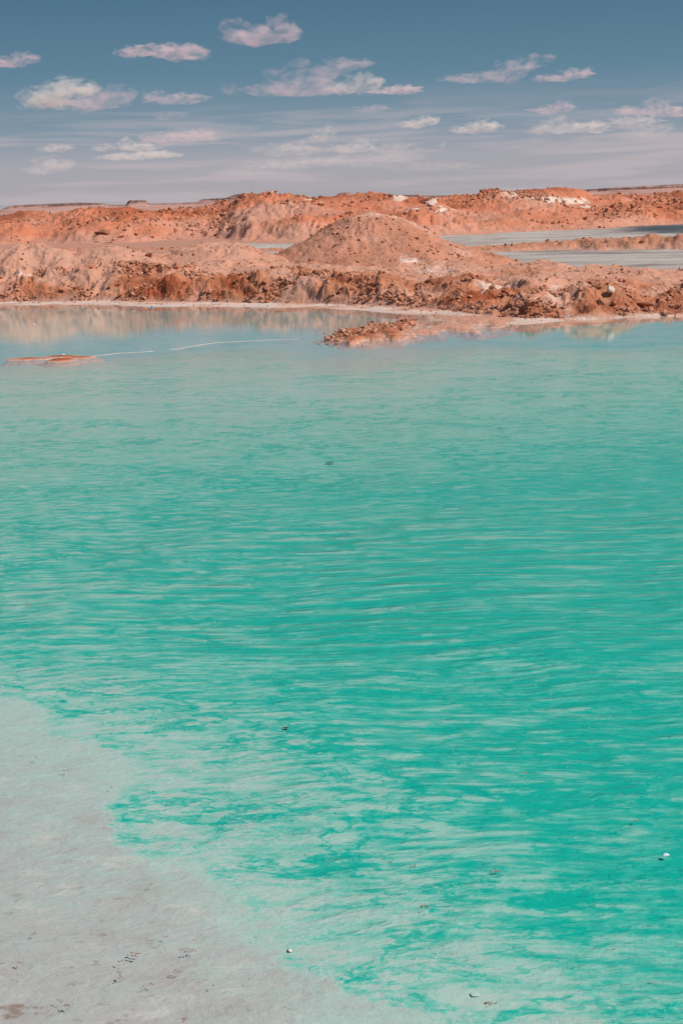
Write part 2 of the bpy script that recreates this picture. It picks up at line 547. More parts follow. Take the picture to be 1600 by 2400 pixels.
# ------------------------------------------------------------------ far plateau with its cap rock
ptop = curve('0:492 14:486 24:482 110:478 190:475 240:477 262:480 296:479 302:470 342:470 350:478 460:474 474:466 530:464 556:455 640:453 656:459 690:463 770:464 785:460 797:452 822:452 832:458 975:457 985:459 1060:458 1130:460 1200:457 1300:450 1360:445 1450:439 1600:432')
XP = np.arange(-60, 1661, 4.0)
_x, _y = P('0:493 14:487 24:482 110:478 190:475 240:477 262:480 296:479 302:470 342:470 350:478 460:474 474:467 530:464 556:455 640:453 656:459 690:463 770:464 785:460 797:452 822:452 832:458 975:457 985:459 1060:458 1130:460 1200:457 1300:450 1360:445 1450:439 1600:432')
ptop = np.interp(XP, _x, _y)
YP = 2500.0
tt, zt = [], []
for x, y in zip(XP, ptop):
    a_, b_ = z_at(x, y, YP)
    tt.append(a_ / YP); zt.append(b_)
tP = np.concatenate([np.linspace(-0.7, -0.272, 200, endpoint=False), np.linspace(-0.272, 0.272, 900), np.linspace(0.272, 0.7, 201)[1:]])
top = np.interp(tP, tt, zt) + 5 * sm(0.27, 0.5, np.abs(tP)) * perlin(np.abs(tP) * 14, tP * 3, 4)
pr = np.concatenate([np.geomspace(205, 1700, 70), np.linspace(1710, 2500, 130), [2504, 2560, 3200, 6000]])
Tp, Yp = np.meshgrid(tP, pr)
Xp = Tp * Yp
edge = 2440 + 70 * fbm(Xp * 0.006, Tp * 0, 5, 201)
n = fbm(Xp * 0.006, Yp * 0.006, 6, 210, 0.55)
nb = fbm(Xp * 0.02, Yp * 0.02, 5, 212, 0.55)
tz = top[None, :] * np.ones_like(Tp)
s = np.clip((Yp + 120 * n - 1500) / (edge - 1500), 0, 1)
base = tz * (0.62 * s ** 2.0 + 0.12 * np.sin(s * 9 + n * 2) * s * (1 - s))
cap = sm(0.965, 0.985, s)
Zp = base * (1 - cap) + tz * cap + (1 - cap) * (1.6 * n + 0.7 * nb) * sm(300, 900, Yp)
Zp = np.where(Yp > 2550, np.minimum(tz * 0.5, Zp), Zp)
m, t = new_mat('plateau_rock')
pos = t.n('ShaderNodeNewGeometry').outputs['Position']
n1 = t.noise(t.mapping(pos, scale=(0.004, 0.004, 0.25)), 1.0, 6, 0.6, 0.6)
n2 = t.noise(t.mapping(pos, scale=(0.02, 0.02, 0.4)), 1.0, 6, 0.65)
col = t.ramp(n1, [(0.30, (0.42, 0.21, 0.17)), (0.45, (0.55, 0.30, 0.245)), (0.55, (0.46, 0.235, 0.19)), (0.68, (0.62, 0.39, 0.33))])
col = t.mix(t.step(n2, 0.5, 0.72), col, (0.50, 0.33, 0.28))
col = t.mix(t.step(n2, 0.48, 0.33), col, (0.24, 0.13, 0.115))
pl = t.attr('cap')
col = t.mix(t.math('MULTIPLY', pl, t.step(n1, 0.35, 0.55)), col, (0.17, 0.10, 0.085))
b = t.n('ShaderNodeBsdfPrincipled'); t.l(col, b.inputs['Base Color'])
b.inputs['Roughness'].default_value = 1; b.inputs['Specular IOR Level'].default_value = 0.1
o_ = t.n('ShaderNodeOutputMaterial'); t.l(b.outputs[0], o_.inputs[0])
capa = sm(0.955, 0.97, s) * (1 - sm(0.99, 1.0, s)) * sm(0.5, 0.6, _h(np.floor(Xp / 60), np.floor(Xp / 60), 3) * 0.5 + 0.5)
tag(grid_obj('distant_plateau', Xp, Yp, Zp, m, {'cap': capa}), kind='structure')

# wide ground sheet under everything
m, t = new_mat('desert_ground')
pos = t.n('ShaderNodeNewGeometry').outputs['Position']
n1 = t.noise(pos, 0.05, 6, 0.6)
col = t.mix(t.step(n1, 0.35, 0.65), (0.40, 0.24, 0.18), (0.50, 0.33, 0.26))
b = t.n('ShaderNodeBsdfPrincipled'); t.l(col, b.inputs['Base Color']); b.inputs['Roughness'].default_value = 1
o_ = t.n('ShaderNodeOutputMaterial'); t.l(b.outputs[0], o_.inputs[0])
gv = np.array([[-50000, -50000, -1.6], [50000, -50000, -1.6], [50000, 50000, -1.6], [-50000, 50000, -1.6]])
tag(obj('ground', mesh_np('ground', gv, np.array([[0, 1, 2, 3]]), m)), kind='structure')

# ------------------------------------------------------------------ pond: depth field, bed, water
DX = np.array([-200, 0, 200, 400, 600, 800, 1000, 1200, 1400, 1600, 1800.0])
DY = np.array([700, 800, 850, 950, 1080, 1200, 1300, 1400, 1500, 1600, 1700, 1800, 1900, 2000, 2100, 2200, 2300, 2400, 2700.0])
DV = np.array([  # depth, but far rows lowered: sky reflection painted in as paler bed
    [.06, .06, .06, .06, .06, .04, .04, .04, .06, .06, .06],
    [.12, .12, .12, .12, .12, .08, .10, .14, .20, .22, .22],
    [.09, .09, .11, .14, .13, .09, .14, .20, .24, .25, .25],
    [.22, .22, .23, .25, .26, .27, .31, .34, .38, .40, .40],
    [.36, .36, .40, .42, .45, .47, .52, .56, .62, .66, .66],
    [.50, .50, .54, .60, .66, .72, .78, .84, .88, .90, .90],
    [.50, .50, .58, .70, .80, .86, .95, 1.0, 1.0, 1.0, 1.0],
    [.50, .52, .64, .80, .92, .95, 1.0, 1.0, 1.0, 1.0, 1.0],
    [.56, .60, .68, .80, .90, .90, .95, 1.0, 1.0, 1.0, 1.0],
    [.32, .34, .42, .50, .64, .76, .85, .90, .95, .95, .95],
    [.24, .26, .30, .36, .42, .56, .70, .82, .90, .90, .90],
    [.18, .18, .26, .34, .36, .44, .56, .70, .76, .80, .80],
    [.15, .15, .18, .26, .34, .40, .50, .66, .74, .78, .80],
    [.13, .13, .14, .20, .36, .44, .48, .62, .80, .86, .86],
    [.09, .09, .10, .15, .24, .36, .44, .54, .70, .80, .86],
    [.05, .05, .05, .08, .17, .26, .36, .44, .54, .68, .74],
    [.01, .01, .01, .01, .12, .24, .32, .38, .46, .56, .62],
    [.0, .0, .0, .0, .05, .24, .30, .32, .38, .46, .5],
    [.0, .0, .0, .0, .0, .10, .20, .24, .26, .28, .3]])


def depth_tone01(px, py):
    ix = np.clip(np.searchsorted(DX, px) - 1, 0, len(DX) - 2)
    iy = np.clip(np.searchsorted(DY, py) - 1, 0, len(DY) - 2)
    fx = sm(0, 1, np.clip((px - DX[ix]) / (DX[ix + 1] - DX[ix]), 0, 1)) * 0.5 + 0.5 * np.clip((px - DX[ix]) / (DX[ix + 1] - DX[ix]), 0, 1)
    fy = np.clip((py - DY[iy]) / (DY[iy + 1] - DY[iy]), 0, 1)
    return (DV[iy, ix] * (1 - fx) + DV[iy, ix + 1] * fx) * (1 - fy) + (DV[iy + 1, ix] * (1 - fx) + DV[iy + 1, ix + 1] * fx) * fy


SHELF = np.array([(-900, 1560), (-300, 1625), (0, 1640), (60, 1648), (100, 1698), (150, 1722), (215, 1737), (285, 1750), (292, 1800), (262, 1880), (290, 1990), (330, 2042),
                  (430, 2056), (472, 2096), (478, 2170), (590, 2224), (660, 2242), (728, 2277), (830, 2335), (950, 2362), (1060, 2394), (1180, 2440), (1300, 2600), (-900, 2600)], float)


def shelf_sdf(X, Y):
    """signed distance in metres to the edge of the salt shelf, positive on the shelf"""
    W_ = np.array([unproj(*p) for p in SHELF])
    d = np.full(X.shape, 1e9); inside = np.zeros(X.shape, bool)
    for i in range(len(W_)):
        x0, y0 = W_[i]; x1, y1 = W_[(i + 1) % len(W_)]
        ex, ey = x1 - x0, y1 - y0
        k = np.clip(((X - x0) * ex + (Y - y0) * ey) / (ex * ex + ey * ey), 0, 1)
        d = np.minimum(d, np.hypot(X - x0 - k * ex, Y - y0 - k * ey))
        c = ((y0 > Y) != (y1 > Y)) & (X < (x1 - x0) * (Y - y0) / (y1 - y0 + 1e-12) + x0)
        inside ^= c
    return np.where(inside, d, -d)


wr = np.concatenate([np.linspace(1.5, 4.4, 12, endpoint=False), np.geomspace(4.4, 62, 420)])
wt = np.concatenate([np.linspace(-1.4, -0.32, 24, endpoint=False), np.linspace(-0.32, 0.32, 330), np.linspace(0.32, 1.4, 25)[1:]])
Tw_, Yw_ = np.meshgrid(wt, wr)
Xw_ = Tw_ * Yw_
wpx, wpy = proj(Xw_, Yw_, Xw_ * 0)
D = depth_tone01(wpx, wpy)
SH = shelf_sdf(Xw_, Yw_)
D = np.where(SH > -3, D * (0.66 + 0.34 * sm(0.0, 1.1, -SH)), D)
zb = -0.006 - 0.03 * D ** 1.3
lift = sm(-1.6, -0.8, SH)
zb = zb * (1 - lift) + lift * (-0.006 + 0.003 * perlin(Xw_ * 1.2, Yw_ * 1.2, 8))
zb = np.minimum(zb, -0.003)
far_ = sm(26, 34, Yw_)
zb = zb * (1 - far_) - 0.10 * far_


edge_y = np.interp(wpx, [0, 200, 400, 600, 750, 900, 1100, 1250, 1400, 1600], [850, 840, 818, 806, 806, 800, 800, 805, 815, 800])
calm = 1 - sm(-8, 45 + 80 * np.exp(-((wpx - 850) / 170) ** 2), wpy - edge_y)
swell = np.clip(sm(0.35, 0.9, D) * sm(1080, 1250, wpy) * (1 - 0.65 * sm(1550, 1800, wpy)), 0, 1)
WATT = {'depth_tone': D, 'shelf': SH, 'calm': calm, 'swell': swell, 'rough': 0.30 + 0.70 * sm(900, 1300, wpy)}


def cen(t, v, k):
    return t.math('MULTIPLY', t.math('SUBTRACT', v, 0.5), k)


def ripples(t, pos):
    """three noises of the moving surface: long swell crests, wind ripples, small chop"""
    wob = t.noise(pos, 0.5, 2, 0.5, 0, out=1)
    wp = t.n('ShaderNodeVectorMath', operation='MULTIPLY_ADD')
    t.l(wob, wp.inputs[0]); wp.inputs[1].default_value = (0.6, 0.6, 0); t.l(pos, wp.inputs[2])
    wp = wp.outputs[0]
    r1 = t.noise(t.mapping(wp, rot=(0, 0, R(-28)), scale=(0.55, 7.0, 1)), 1.0, 3, 0.5, 0.1)
    r2 = t.noise(t.mapping(wp, rot=(0, 0, R(2)), scale=(2.6, 8.5, 1)), 1.0, 5, 0.60, 0.1)
    r3 = t.noise(t.mapping(wp, rot=(0, 0, R(30)), scale=(0.7, 3.0, 1)), 4.5, 5, 0.60, 0.1)
    return r1, r2, r3


BRINE = [(0.0, (0.44, 0.437, 0.425)), (0.06, (0.43, 0.475, 0.45)), (0.15, (0.40, 0.565, 0.505)), (0.34, (0.215, 0.535, 0.445)),
         (0.56, (0.055, 0.46, 0.365)), (0.78, (0.0, 0.41, 0.32))]
m, t = new_mat('salt_bed')
pos = t.n('ShaderNodeNewGeometry').outputs['Position']
d, sh = t.attr('depth_tone'), t.attr('shelf')
q = t.mapping(pos, rot=(0, 0, R(28)), scale=(0.55, 1.0, 1))
wv = t.noise(q, 1.6, 5, 0.62, 0, out=1)
qq = t.n('ShaderNodeVectorMath', operation='MULTIPLY_ADD')
t.l(wv, qq.inputs[0]); qq.inputs[1].default_value = (0.30, 0.30, 0); t.l(q, qq.inputs[2])
q = qq.outputs[0]
na = t.math('ABSOLUTE', t.math('SUBTRACT', t.noise(q, 1.9, 5, 0.62), 0.5))
nb_ = t.math('ABSOLUTE', t.math('SUBTRACT', t.noise(t.mapping(q, loc=(9, 4, 2)), 5.2, 5, 0.64), 0.5))
big = t.noise(q, 0.8, 3, 0.5)
med = t.noise(q, 7.5, 6, 0.66)
fine = t.noise(t.mapping(q, loc=(3, 7, 1)), 24.0, 4, 0.62)
vein = t.math('MULTIPLY', t.step(na, 0.034, 0.0), t.step(big, 0.38, 0.58))
vein2 = t.math('MULTIPLY', t.step(nb_, 0.036, 0.0), t.step(t.noise(q, 2.3, 2, 0.5), 0.42, 0.60))
v = t.math('ADD', t.math('MULTIPLY', vein, 0.42), t.math('MULTIPLY', vein2, 0.30))
lum = t.math('ADD', cen(t, med, 0.45), cen(t, big, 0.25))
lum = t.math('MULTIPLY', t.math('ADD', lum, cen(t, fine, 0.5)), t.attr('rough'))
shn = t.math('ADD', sh, cen(t, t.noise(pos, 1.8, 8, 0.7), 0.50))
shn = t.math('ADD', shn, cen(t, fine, 0.18))
soft = t.step(t.noise(t.mapping(pos, loc=(5, 2, 0)), 0.9, 2, 0.5), 0.42, 0.62, -0.02, -0.40)
mask = t.step(shn, soft, 0.04)
chan = t.math('MULTIPLY', t.step(shn, -0.24, -0.05), t.step(shn, 0.02, -0.03))
live = t.math('MULTIPLY', t.step(d, 0.06, 0.50, 0.30, 1.0), t.step(d, 0.60, 0.92, 1.0, 0.45))
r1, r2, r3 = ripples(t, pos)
ripple_paint = t.math('ADD', t.math('MULTIPLY', cen(t, r1, 1.9), t.attr('swell')), cen(t, r2, 1.25))  # reflections off surface ripples, painted into the bed colour
ripple_paint = t.math('ADD', ripple_paint, cen(t, r3, 1.55))
ripple_paint = t.math('MULTIPLY', ripple_paint, t.attr('rough'))
ripple_paint = t.math('MULTIPLY', ripple_paint, t.step(d, 0.10, 0.50, 0.55, 1.0))
ripple_paint = t.math('MULTIPLY', ripple_paint, t.step(t.attr('calm'), 0.6, 0.0, 0.0, 1.0))
dd = t.math('ADD', d, t.math('MULTIPLY', lum, live))
dd = t.math('ADD', dd, t.math('MULTIPLY', v, t.step(d, 0.04, 0.14)))
dd = t.math('ADD', dd, t.math('MULTIPLY', t.math('MULTIPLY', chan, 0.26), t.step(fine, 0.40, 0.58, 0.2, 1.0)))
dd = t.math('ADD', dd, ripple_paint)
dd = t.math('MAXIMUM', dd, t.math('MULTIPLY_ADD', d, 0.45, 0.07))
dd = t.math('MULTIPLY', dd, t.step(t.attr('swell'), 0.0, 1.0, 0.88, 0.68))
shelfd = t.math('ADD', cen(t, med, 0.26), t.math('MULTIPLY_ADD', d, 0.62, 0.015))
m_ = t.n('ShaderNodeMix', data_type='FLOAT')
t.l(mask, m_.inputs[0]); t.l(dd, m_.inputs[2]); t.l(shelfd, m_.inputs[3])
dd = m_.outputs[0]
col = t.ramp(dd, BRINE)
ps = t.mapping(pos, scale=(0.6, 1, 1))
g = t.noise(ps, 3.6, 7, 0.72)
g2 = t.noise(t.mapping(ps, loc=(2, 5, 0)), 8.0, 6, 0.68)
shal = t.step(dd, 0.26, 0.0, 0, 1.0)
col = t.mix(t.math('MULTIPLY', t.step(g, 0.50, 0.68), t.math('MULTIPLY', shal, 0.75)), col, (0.385, 0.365, 0.35))
col = t.mix(t.math('MULTIPLY', t.step(g, 0.47, 0.32), t.math('MULTIPLY', shal, 0.65)), col, (0.62, 0.61, 0.57))
col = t.mix(t.math('MULTIPLY', t.step(g2, 0.58, 0.68), t.step(d, 0.14, 0.0, 0.0, 0.8)), col, (0.28, 0.18, 0.14))
b = t.n('ShaderNodeBsdfPrincipled'); t.l(col, b.inputs['Base Color'])
b.inputs['Roughness'].default_value = 0.8
b.inputs['Specular IOR Level'].default_value = 0.1
bp = t.n('ShaderNodeBump'); bp.inputs['Strength'].default_value = 0.35; bp.inputs['Distance'].default_value = 0.05
t.l(t.math('ADD', t.math('ADD', med, t.math('MULTIPLY', fine, 0.5)), g), bp.inputs['Height']); t.l(bp.outputs[0], b.inputs['Normal'])
o_ = t.n('ShaderNodeOutputMaterial'); t.l(b.outputs[0], o_.inputs[0])
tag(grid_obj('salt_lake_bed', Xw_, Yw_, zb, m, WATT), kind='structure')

m, t = new_mat('clear_brine')
pos = t.n('ShaderNodeNewGeometry').outputs['Position']
calm_ = t.attr('calm')
r1, r2, r3 = ripples(t, pos)
hgt = t.math('ADD', t.math('MULTIPLY', r1, t.attr('swell')), t.math('MULTIPLY', r2, 0.7))
hgt = t.math('ADD', hgt, t.math('MULTIPLY', r3, 0.25))
bp = t.n('ShaderNodeBump')
bp.inputs['Distance'].default_value = 0.05
t.l(hgt, bp.inputs['Height'])
act = t.math('MULTIPLY', t.step(calm_, 0, 1, 1.0, 0.05), t.step(t.attr('shelf'), 0.2, -0.7, 0.12, 1.0))
t.l(t.math('MULTIPLY', act, 0.5), bp.inputs['Strength'])
nrm = bp.outputs[0]
tra = t.n('ShaderNodeBsdfTransparent')
glo = t.n('ShaderNodeBsdfGlossy'); t.l(nrm, glo.inputs['Normal'])
t.l(t.step(calm_, 0, 1, 0.10, 0.03), glo.inputs['Roughness'])
glo.inputs[0].default_value = (1, 1, 1, 1)
fr = t.n('ShaderNodeFresnel'); fr.inputs[0].default_value = 1.33; t.l(nrm, fr.inputs['Normal'])
fin = t.n('ShaderNodeMixShader')
t.l(t.math('MULTIPLY', fr.outputs[0], t.step(calm_, 0, 1, 0.66, 0.95)), fin.inputs[0]); t.l(tra.outputs[0], fin.inputs[1]); t.l(glo.outputs[0], fin.inputs[2])
o_ = t.n('ShaderNodeOutputMaterial'); t.l(fin.outputs[0], o_.inputs[0])
tag(grid_obj('turquoise_water', Xw_, Yw_, Xw_ * 0, m, WATT), kind='structure')

# ------------------------------------------------------------------ the big conical mound
a_ = np.linspace(0, 2 * math.pi, 361)[:-1]
rr = np.linspace(0, 1, 110)
A, Q = np.meshgrid(a_, rr)
RAD = 6.4
mx = MX + Q * RAD * np.cos(A) * (1.12 + 0.06 * np.cos(3 * A + 1))
my = MY + Q * RAD * np.sin(A) * 1.0
_, peak = z_at(865, 498, MY)
# a short rounded top that runs down slightly to the right, straight slopes, spread foot
qx = (mx - MX) / (RAD * 1.12); qy = (my - MY) / RAD
q = np.hypot(qx, qy)
prof = np.interp(q, [0, 0.04, 0.12, 0.25, 0.4, 0.6, 0.8, 0.92, 1.0], [1.0, 0.975, 0.885, 0.72, 0.52, 0.28, 0.11, 0.04, -0.06])
prof = prof + 0.05 * np.clip(1 - np.hypot((qx + 0.2) * 4, (qy) * 4), 0, 1) + 0.04 * np.clip(1 - np.hypot((qx - 0.22) * 4, (qy + .1) * 4), 0, 1)
base_z = 0.45
f_, h_ = cells(mx * 3.5, my * 3.5, 5)
f2, h2 = cells(mx * 9, my * 9, 6)
mz = base_z + (peak - base_z) * prof + 0.13 * fbm(mx * 0.7, my * 0.7, 5, 300) * np.clip(q * 3, 0, 1) + (0.05 * (f_ * h_ - 0.25) * sm(-.1, .3, fbm(mx * .5, my * .5, 3, 9)) + 0.022 * (f2 * h2 - 0.2))
gl = np.clip(ridged(A * 3.0 + 0.7 * fbm(mx * 0.6, my * 0.6, 3, 311), q * 0.9, 4, 310, 0.55), 0, 2)
mz = mz - 0.035 * gl * sm(0.15, 0.4, q) * (1 - sm(0.75, 1.0, q)) + 0.10 * ridged(mx * 0.5, my * 0.5, 5, 320, 0.6) * sm(0.05, 0.2, q) * (1 - 0.7 * sm(0.8, 1.0, q))
crest = blob(qx, qy, 0.12, 0.0, 0.28, 0.12)
mp, mpy = proj(mx, my, mz)
pal = 0.22 + 0.35 * blob(mp, mpy, 950, 603, 26, 12) + 0.45 * blob(mp, mpy, 965, 612, 30, 6) + 0.3 * crest + 0.25 * blob(mp, mpy, 745, 548, 18, 10)
frs = 0.62 + 0.35 * fbm(mx * 0.5, my * 0.5, 4, 301) - 0.45 * crest - 0.2 * sm(0.7, 1, q)
idx = np.arange(len(rr) * 360).reshape(len(rr), 360)
nx = np.roll(idx, -1, 1)
F = np.stack([idx[:-1], idx[1:], nx[1:], nx[:-1]], -1).reshape(-1, 4)
V = np.stack([mx - MX, my - MY, mz - base_z], -1).reshape(-1, 3)
mo = obj('dirt_mound', mesh_np('dirt_mound', V, F, M_MOUND, {'fresh': frs, 'pale': pal, 'wet': mx * 0}))
mo.location = (MX, MY, base_z)
tag(mo, 'big conical mound of salmon red earth with pale crest behind the pond bank', 'earth mound')


# ------------------------------------------------------------------ rocks and clods
def rock_mesh(name, seed, mat, flat=(1, 1, 1), sub=1, cuts=7):
    import bmesh
    rg = np.random.default_rng(seed)
    bm = bmesh.new()
    bmesh.ops.create_icosphere(bm, subdivisions=sub, radius=1.0)
    v = np.array([p.co[:] for p in bm.verts])
    for _ in range(cuts):
        d = rg.normal(size=3); d /= np.linalg.norm(d)
        k = rg.uniform(0.3, 0.75)
        s_ = v @ d
        v = v - np.outer(np.clip(s_ - k, 0, None), d) * 0.95
    v += rg.normal(size=v.shape) * 0.035
    v *= np.array(flat)
    for p, c in zip(bm.verts, v): p.co = c
    me = bpy.data.meshes.new(name)
    bm.to_mesh(me); bm.free()
    me.materials.append(mat)
    return me


def rock_array(me):
    v = np.empty(len(me.vertices) * 3, np.float32); me.vertices.foreach_get('co', v)
    f = np.array([list(p.vertices) for p in me.polygons])
    return v.reshape(-1, 3), f


ROCKS = [rock_mesh('clod', 100 + i, M_CLOD if i % 3 else M_CLOD_D, (1, 0.85, 0.6 + 0.1 * (i % 3))) for i in range(9)]
RA = [rock_array(r) for r in ROCKS]


def surf(px, py):
    """first terrain point met by the view ray through a pixel"""
    d = Mn @ np.array([(px - 800) / FPX, (1200 - py) / FPX, -1.0])
    Ys = np.concatenate([np.arange(36, 70, 0.1), np.arange(70, 230, 0.35)])
    X_ = d[0] / d[1] * Ys; Z_ = H + d[2] / d[1] * Ys
    g_ = terrain(X_ / Ys, Ys)[2]
    # the mound stands on the terrain
    qx_ = (X_ - MX) / (RAD * 1.12); qy_ = (Ys - MY) / RAD
    pm = np.interp(np.hypot(qx_, qy_), [0, 0.04, 0.12, 0.25, 0.4, 0.6, 0.8, 0.92, 1.0, 1.01], [1.0, 0.985, 0.93, 0.78, 0.59, 0.34, 0.14, 0.05, -0.06, -9])
    g_ = np.maximum(g_, base_z + (peak - base_z) * pm)
    hit = np.nonzero(Z_ < g_)[0]
    if not len(hit): return None
    i = hit[0]
    return X_[i], Ys[i], g_[i]


# sample many surface points at once from the grid itself
vis_px, vis_py = fpx, fpy


def scatter(n_, zlo, zhi, size, sizepow, weight, group, label, seed, near_bias=None):
    rg = np.random.default_rng(seed)
    msk = (ZN > zlo) & (ZN < zhi) & (np.abs(Tg) < 0.27)
    ii = np.nonzero(msk.ravel())[0]
    # grid cells are unequal: weigh by their area
    dr = np.gradient(rows)[:, None] * np.ones_like(Tg)
    ar = (dr * Yg).ravel()[ii]
    wgt = ar * weight.ravel()[ii]
    wgt /= wgt.sum()
    ch = rg.choice(ii, n_, p=wgt, replace=True)
    s_ = size[0] + (size[1] - size[0]) * rg.random(n_) ** sizepow
    return [dict(x=GX.ravel()[c] + rg.uniform(-.05, .05), y=GY.ravel()[c], z=GZ.ravel()[c], s=s_[k], g=group, l=label) for k, c in enumerate(ch)]


nz1 = fbm(GX * 0.6, GY * 0.6, 3, 500)
facew = sm(0.0, 0.3, nz1) + 0.06
nz2 = fbm(GX * 0.09, GY * 0.09, 3, 510)
ridgew = sm(0.02, 0.25, nz2) + 0.05 + 2.0 * blob(fpx, fpy, 480, 535, 60, 25) + 2.0 * blob(fpx, fpy, 300, 545, 28, 14) + 1.5 * blob(fpx, fpy, 1480, 500, 90, 18)
ridgew = ridgew * (0.3 + sm(9.2, 9.8, ZN))
pts = []
pts += scatter(6500, 1.98, 3.2, (0.025, 0.15), 3.4, facew, 'loose clods on the steep bank face', 'rusty clod of earth lying among others on the steep orange bank face', 1)
pts += scatter(1600, 3.1, 4.6, (0.025, 0.11), 3.0, facew * 0 + 0.3 + facew, 'loose clods on the dusty terrace', 'small dusty pink clod lying on the terrace above the bank face', 2)
pts += scatter(350, 6.1, 7.6, (0.06, 0.28), 3, facew * 0 + 1, 'clods along the low berm', 'red clod on the low berm between the grey salt flats', 3)
pts += scatter(4200, 9.1, 11.3, (0.08, 0.42), 3.6, ridgew, 'rubble stones on the orange ridge', 'dark brown stone lying in the rubble of the orange ridge', 4)
pts += scatter(160, 1.2, 1.95, (0.02, 0.07), 2, facew * 0 + 1, 'pebbles on the salty foreshore', 'small stone on the pale salty foreshore below the bank', 6)
rg = np.random.default_rng(5)
for k in range(2400):
    an, q0 = rg.uniform(0, 6.283), rg.uniform(0.01, 1.08) ** 0.5
    x = MX + q0 * RAD * math.cos(an) * 1.12; y = MY + q0 * RAD * math.sin(an)
    i = int(min(q0, 0.99) * 109); j = int(an / 6.2832 * 360) % 360
    pts.append(dict(x=mx[i, j], y=my[i, j], z=mz[i, j], s=0.02 + 0.11 * rg.random() ** 4, g='clods on the conical mound', l='brown clod resting on the slope of the conical earth mound'))
for k in range(900):
    ax_ = rg.normal() * 0.45
    x, y = unproj(862 + 100 * ax_, 779 - 14 * ax_ + rg.normal() * 5, 0.0)
    pts.append(dict(x=x, y=y, z=0.0 + 0.08 * rg.random(), s=0.02 + 0.12 * rg.random() ** 3, g='clods on the ragged islet', l='rusty clod on the ragged islet in the pond'))
for p in pts:
    a1, b1 = proj(np.array([p['x']]), np.array([p['y']]), np.array([p['z']]))
    p['px'], p['py'] = a1[0], b1[0]
    p['app'] = p['s'] / p['y'] if 0 < a1[0] < 1600 else 0
order = sorted(range(len(pts)), key=lambda i: -pts[i]['app'])
# each clod kind: largest ones are individuals
single = set(); cnt = {}
for i in order:
    g0 = pts[i]['g']
    if cnt.get(g0, 0) < {'rubble stones on the orange ridge': 110, 'loose clods on the steep bank face': 90}.get(g0, 30) and pts[i]['app'] > 0.0009:
        single.add(i); cnt[g0] = cnt.get(g0, 0) + 1
acc = {}
rg = np.random.default_rng(9)
for i, p in enumerate(pts):
    k = int(rg.integers(0, 9))
    rz, tl = rg.uniform(0, 6.28), rg.uniform(-0.5, 0.5)
    if i in single:
        o = bpy.data.objects.new('clod', ROCKS[k])
        S.collection.objects.link(o)
        o.location = (p['x'], p['y'], p['z'] + p['s'] * 0.2)
        o.rotation_euler = (tl, tl * 0.6, rz); o.scale = (p['s'],) * 3
        p['o'] = o
        tag(o, p['l'], 'stone' if 'stone' in p['l'] else 'clod', p['g'])
    else:
        v, f = RA[k]
        Mr = np.array(Matrix.Rotation(rz, 3, 'Z') @ Matrix.Rotation(tl, 3, 'X'))
        vv_ = v @ Mr.T * p['s'] + np.array([p['x'], p['y'], p['z'] + p['s'] * 0.2])
        A_ = acc.setdefault(k % 3 == 0, [[], [], 0])
        A_[0].append(vv_); A_[1].append(f + A_[2]); A_[2] += len(v)
SECT = {'rubble stones on the orange ridge': [(110, 'at the far left edge'), (330, 'around the wedge boulder'), (560, 'in the dark rubble left of the conical mound'), (760, 'behind the left flank of the conical mound'),
                                              (960, 'behind the peak of the conical mound'), (1140, 'below the white salt blocks'), (1330, 'below the white skyline patches'), (1470, 'around the dark olive boulder'), (1601, 'at the far right edge')],
        '': [(140, 'at the far left edge'), (300, 'below the pale left hump'), (440, 'above the blue plastic scrap'), (640, 'left of the conical mound'), (800, 'under the left flank of the conical mound'),
             (980, 'behind the ragged islet'), (1180, 'under the right flank of the conical mound'), (1340, 'left of the dark hollow'), (1480, 'by the white block'), (1601, 'at the far right edge')]}
KIND = {'rubble stones on the orange ridge': 'brown stone on the orange ridge', 'loose clods on the steep bank face': 'rusty clod on the steep bank face', 'loose clods on the dusty terrace': 'dusty clod on the terrace',
        'clods along the low berm': 'red clod on the low berm', 'pebbles on the salty foreshore': 'stone on the salty foreshore', 'clods on the ragged islet': 'rusty clod on the ragged islet', 'clods on the conical mound': 'brown clod on the conical mound'}
buck = {}
for i in single:
    p = pts[i]
    if p['g'] == 'clods on the ragged islet':
        sec = 'toward its left end' if p['px'] < 850 else 'toward its right end'
    elif p['g'] == 'clods on the conical mound':
        sec = ('near the peak' if p['py'] < 530 else 'halfway up' if p['py'] < 575 else 'at the foot') + (', left side' if p['px'] < 850 else ', right side')
    else:
        sec = next((w_ for x_, w_ in SECT.get(p['g'], SECT['']) if p['px'] < x_), 'at the far right edge')
    buck.setdefault((p['g'], sec), []).append(p)
for (g_, sec), lst in buck.items():
    lst.sort(key=lambda p: -p['app'])
    for r_, p in enumerate(lst):
        p['o']['label'] = (['largest ', 'second largest ', 'third largest '][r_] if r_ < 3 and len(lst) > 3 else 'smaller ' if len(lst) > 3 else '') + KIND[g_] + ' ' + sec
        while len(p['o']['label'].split()) > 16: p['o']['label'] = p['o']['label'].replace(' the ', ' ', 1)
for dk_, (va, fa, _) in acc.items():
    o = obj('rubble', mesh_np('rubble', np.concatenate(va), np.concatenate(fa), M_CLOD_D if dk_ else M_CLOD, smooth=False))
    tag(o, 'fine dark red rubble strewn over banks and ridge' if dk_ else 'fine salmon rubble strewn over banks and ridge', 'rubble', kind='stuff')


